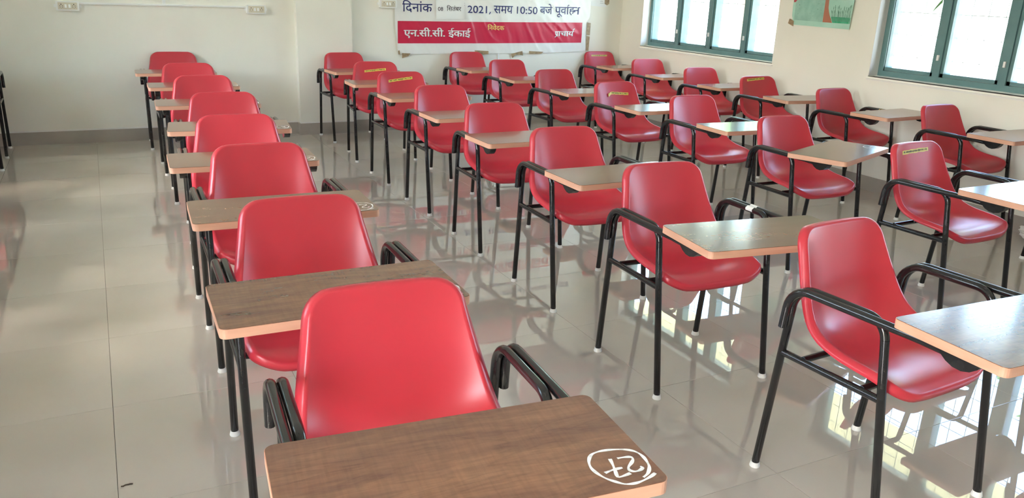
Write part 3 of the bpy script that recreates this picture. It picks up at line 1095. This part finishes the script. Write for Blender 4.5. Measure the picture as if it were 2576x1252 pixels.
lin = lambda a, b2: (lambda f: a + (b2 - a) * f)
ZT_ = 1.86
psheet('poster_sheet', M['pgreen'], lambda f: float(np.interp(f, [0, .08, .16, 1], [5.456, 5.485, 5.495, 5.50])), lin(4.839, 4.80), lin(1.249, 1.243), ZT_, 0)
art = {}
psheet('grey_wash', M['pdark'], lin(5.462, 5.470), lin(5.139, 5.136), lin(1.290, 1.287), 1.52, .0006)
psheet('brown_trunk', M['pbrown'], lambda f: float(np.interp(f, [0, 1], [5.137, 5.137])), lambda f: float(np.interp(f, [0, .15, .3, .5, 1], [5.034, 5.055, 5.078, 5.094, 5.102])), lin(1.287, 1.286), 1.52, .0010)
psheet('green_grass', M['pgrass'], lambda f: float(np.interp(f, [0, 1], [5.031, 5.052])), lin(4.843, 4.842), lin(1.287, 1.287), 1.335, .0008)
psheet('red_shape', M['pred'], lin(5.488, 5.495), lin(5.472, 5.44), lin(1.437, 1.437), 1.47, .0009, 3)
reeds = MB()
for k in range(26):
    yy = 5.045 - k * .0078 + rnd.uniform(-.003, .003)
    z_a, z_b = 1.30, rnd.uniform(1.37, 1.43)
    dy = rnd.uniform(-.012, .012)
    a, b2 = ribbon([(yy, z_a), (yy + dy * .4, (z_a + z_b) / 2), (yy + dy, z_b)], [.004, .003, .0015])
    reeds.grid([[pput(q[0], q[1], .0012) for q in a], [pput(q[0], q[1], .0012) for q in b2]])
    a, b2 = ribbon([(yy + dy, z_b - .012), (yy + dy * 1.1, z_b + .008)], .005)
    reeds.grid([[pput(q[0], q[1], .0014) for q in a], [pput(q[0], q[1], .0014) for q in b2]])
link('painted_reeds', reeds.mesh('painted_reeds', M['preed']), po)
dots = MB()
for k in range(16):
    yy, zz, r_ = rnd.uniform(5.17, 5.44), rnd.uniform(1.31, 1.46), rnd.uniform(.002, .006)
    dots.add([pput(yy + r_ * math.cos(a) * .6, zz + r_ * math.sin(a), .0010) for a in np.linspace(0, 2 * PI, 8)[:-1]], [tuple(range(7))])
link('painted_marks', dots.mesh('painted_marks', M['preed']), po)
link('tape', MB().prism([(5.512 - 5.14, 1.298 - 1.245), (5.459 - 5.14, 1.28 - 1.245), (5.461 - 5.14, 1.235 - 1.245), (5.526 - 5.14, 1.258 - 1.245)], -.0058, -.0046, 'x').mesh('tape', M['tapebrown']), po)

# ------------------------------------------------------------------ things on the floor
r_ = random.Random(3)
bm = bmesh.new()
bmesh.ops.create_icosphere(bm, subdivisions=4, radius=1)
for v in bm.verts:
    n = noise.noise(v.co * 2.4 + Vector((3, 1, 2))) * .35 + abs(noise.noise(v.co * 6.0)) * .30
    v.co = Vector((v.co.x * .085, v.co.y * .12, v.co.z * .07)) * (.85 + n)
zmin = min(v.co.z for v in bm.verts)
for v in bm.verts:
    v.co.z -= zmin
me = bpy.data.meshes.new('crumpled_bag')
bm.to_mesh(me)
bm.free()
me.materials.append(M['bag'])
tag(link('crumpled_bag', me, None, (5.37, 2.93, 0.0)), 'crumpled white plastic bag on the floor against the window wall', 'bag')
mb = MB()
for k in range(5):
    a, b2 = ribbon([(k * .006 - .012, rnd.uniform(-.003, .003)), (k * .006 - .004, rnd.uniform(-.004, .004))], .004)
    mb.prism([a[0], a[1], b2[1], b2[0]], 0.0, .002, 'z')
tag(link('dry_scrap', mb.mesh('dry_scrap', M['scrap']), None, (-.062, 2.365, 0.0003)), 'tiny dark dry scrap lying on the tiles in the left aisle', 'debris')


# ------------------------------------------------------------------ outside: trees and a creeper
def tree(x_, y_, h, r, seed, label):
    q = random.Random(seed)
    root = bpy.data.objects.new('tree', None)
    COL.objects.link(root)
    root.location = (x_, y_, -.55)
    tag(root, label, 'tree', 'trees outside the windows')
    link('trunk', MB().tube([(0, 0, 0), (.08, .05, h * .3), (-.05, .1, h * .62), (0, .05, h * .9)], [.16, .13, .09, .03], 10).mesh('trunk', M['bark'], True), root)
    fo = MB()
    for k in range(1500):
        d = Vector((q.gauss(0, 1), q.gauss(0, 1), q.gauss(0, 1))).normalized() * (q.random() ** .4)
        ctr = Vector((d.x * r, d.y * r, h * .72 + d.z * r * .8))
        s_ = q.uniform(.07, .16)
        a = Vector((q.uniform(-1, 1), q.uniform(-1, 1), q.uniform(-1, 1))).normalized() * s_
        b2 = a.cross(Vector((q.uniform(-1, 1), q.uniform(-1, 1), q.uniform(-1, 1)))).normalized() * s_ * .5
        fo.add([ctr - a, ctr + b2, ctr + a, ctr - b2], [(0, 1, 2, 3)])
    tag(link('foliage', fo.mesh('foliage', M['leaf']), root), kind='stuff')


tree(11.5, 12.6, 4.6, 1.7, 1, 'leafy green tree outside the farther window')
tree(12.5, 5.2, 5.0, 1.9, 2, 'leafy green tree outside the nearer window')
cre = bpy.data.objects.new('creeper', None)
COL.objects.link(cre)
cre.location = (XR + .24, 4.20, Z0)
tag(cre, 'thin creeper with one narrow dark leaf hanging outside the nearer window', 'plant')
link('stem', MB().tube([(0, -.02, .02), (.01, -.03, .3), (0, -.02, .62), (.01, -.01, 1.1), (0, .03, 1.5)], .003, 8).mesh('stem', M['leaf'], True), cre)
blade = [(-.02, .64, .004), (.012, .615, .012), (.045, .58, .014), (.075, .545, .008), (.098, .515, .001)]
lf = MB().grid([[(-.004, y_, z_ + w_) for y_, z_, w_ in blade], [(0, y_ - w_ * .5, z_ - w_ * .3) for y_, z_, w_ in blade]])
link('leaf', lf.mesh('leaf', M['leaf'], True), cre)

# ------------------------------------------------------------------ window sampling guides (they give off no light of their own)
for (ws, xx, rot) in ((WIN_R, XR + .228, PI / 2), (WIN_L, XL - .228, -PI / 2)):
    for a_, b_ in ws:
        ld = bpy.data.lights.new('window_portal', 'AREA')
        ld.shape = 'RECTANGLE'
        ld.size, ld.size_y = Z1 - Z0, b_ - a_
        ld.cycles.is_portal = True
        o = bpy.data.objects.new('window_portal', ld)
        COL.objects.link(o)
        o.location = (xx, (a_ + b_) / 2, (Z0 + Z1) / 2)
        o.rotation_euler = (0, rot, 0)
ld = bpy.data.lights.new('window_portal', 'AREA')
ld.shape = 'RECTANGLE'
ld.size, ld.size_y = DOOR[2], DOOR[1] - DOOR[0]
ld.cycles.is_portal = True
o = bpy.data.objects.new('window_portal', ld)
COL.objects.link(o)
o.location = (XL - .228, (DOOR[0] + DOOR[1]) / 2, DOOR[2] / 2)
o.rotation_euler = (0, -PI / 2, 0)
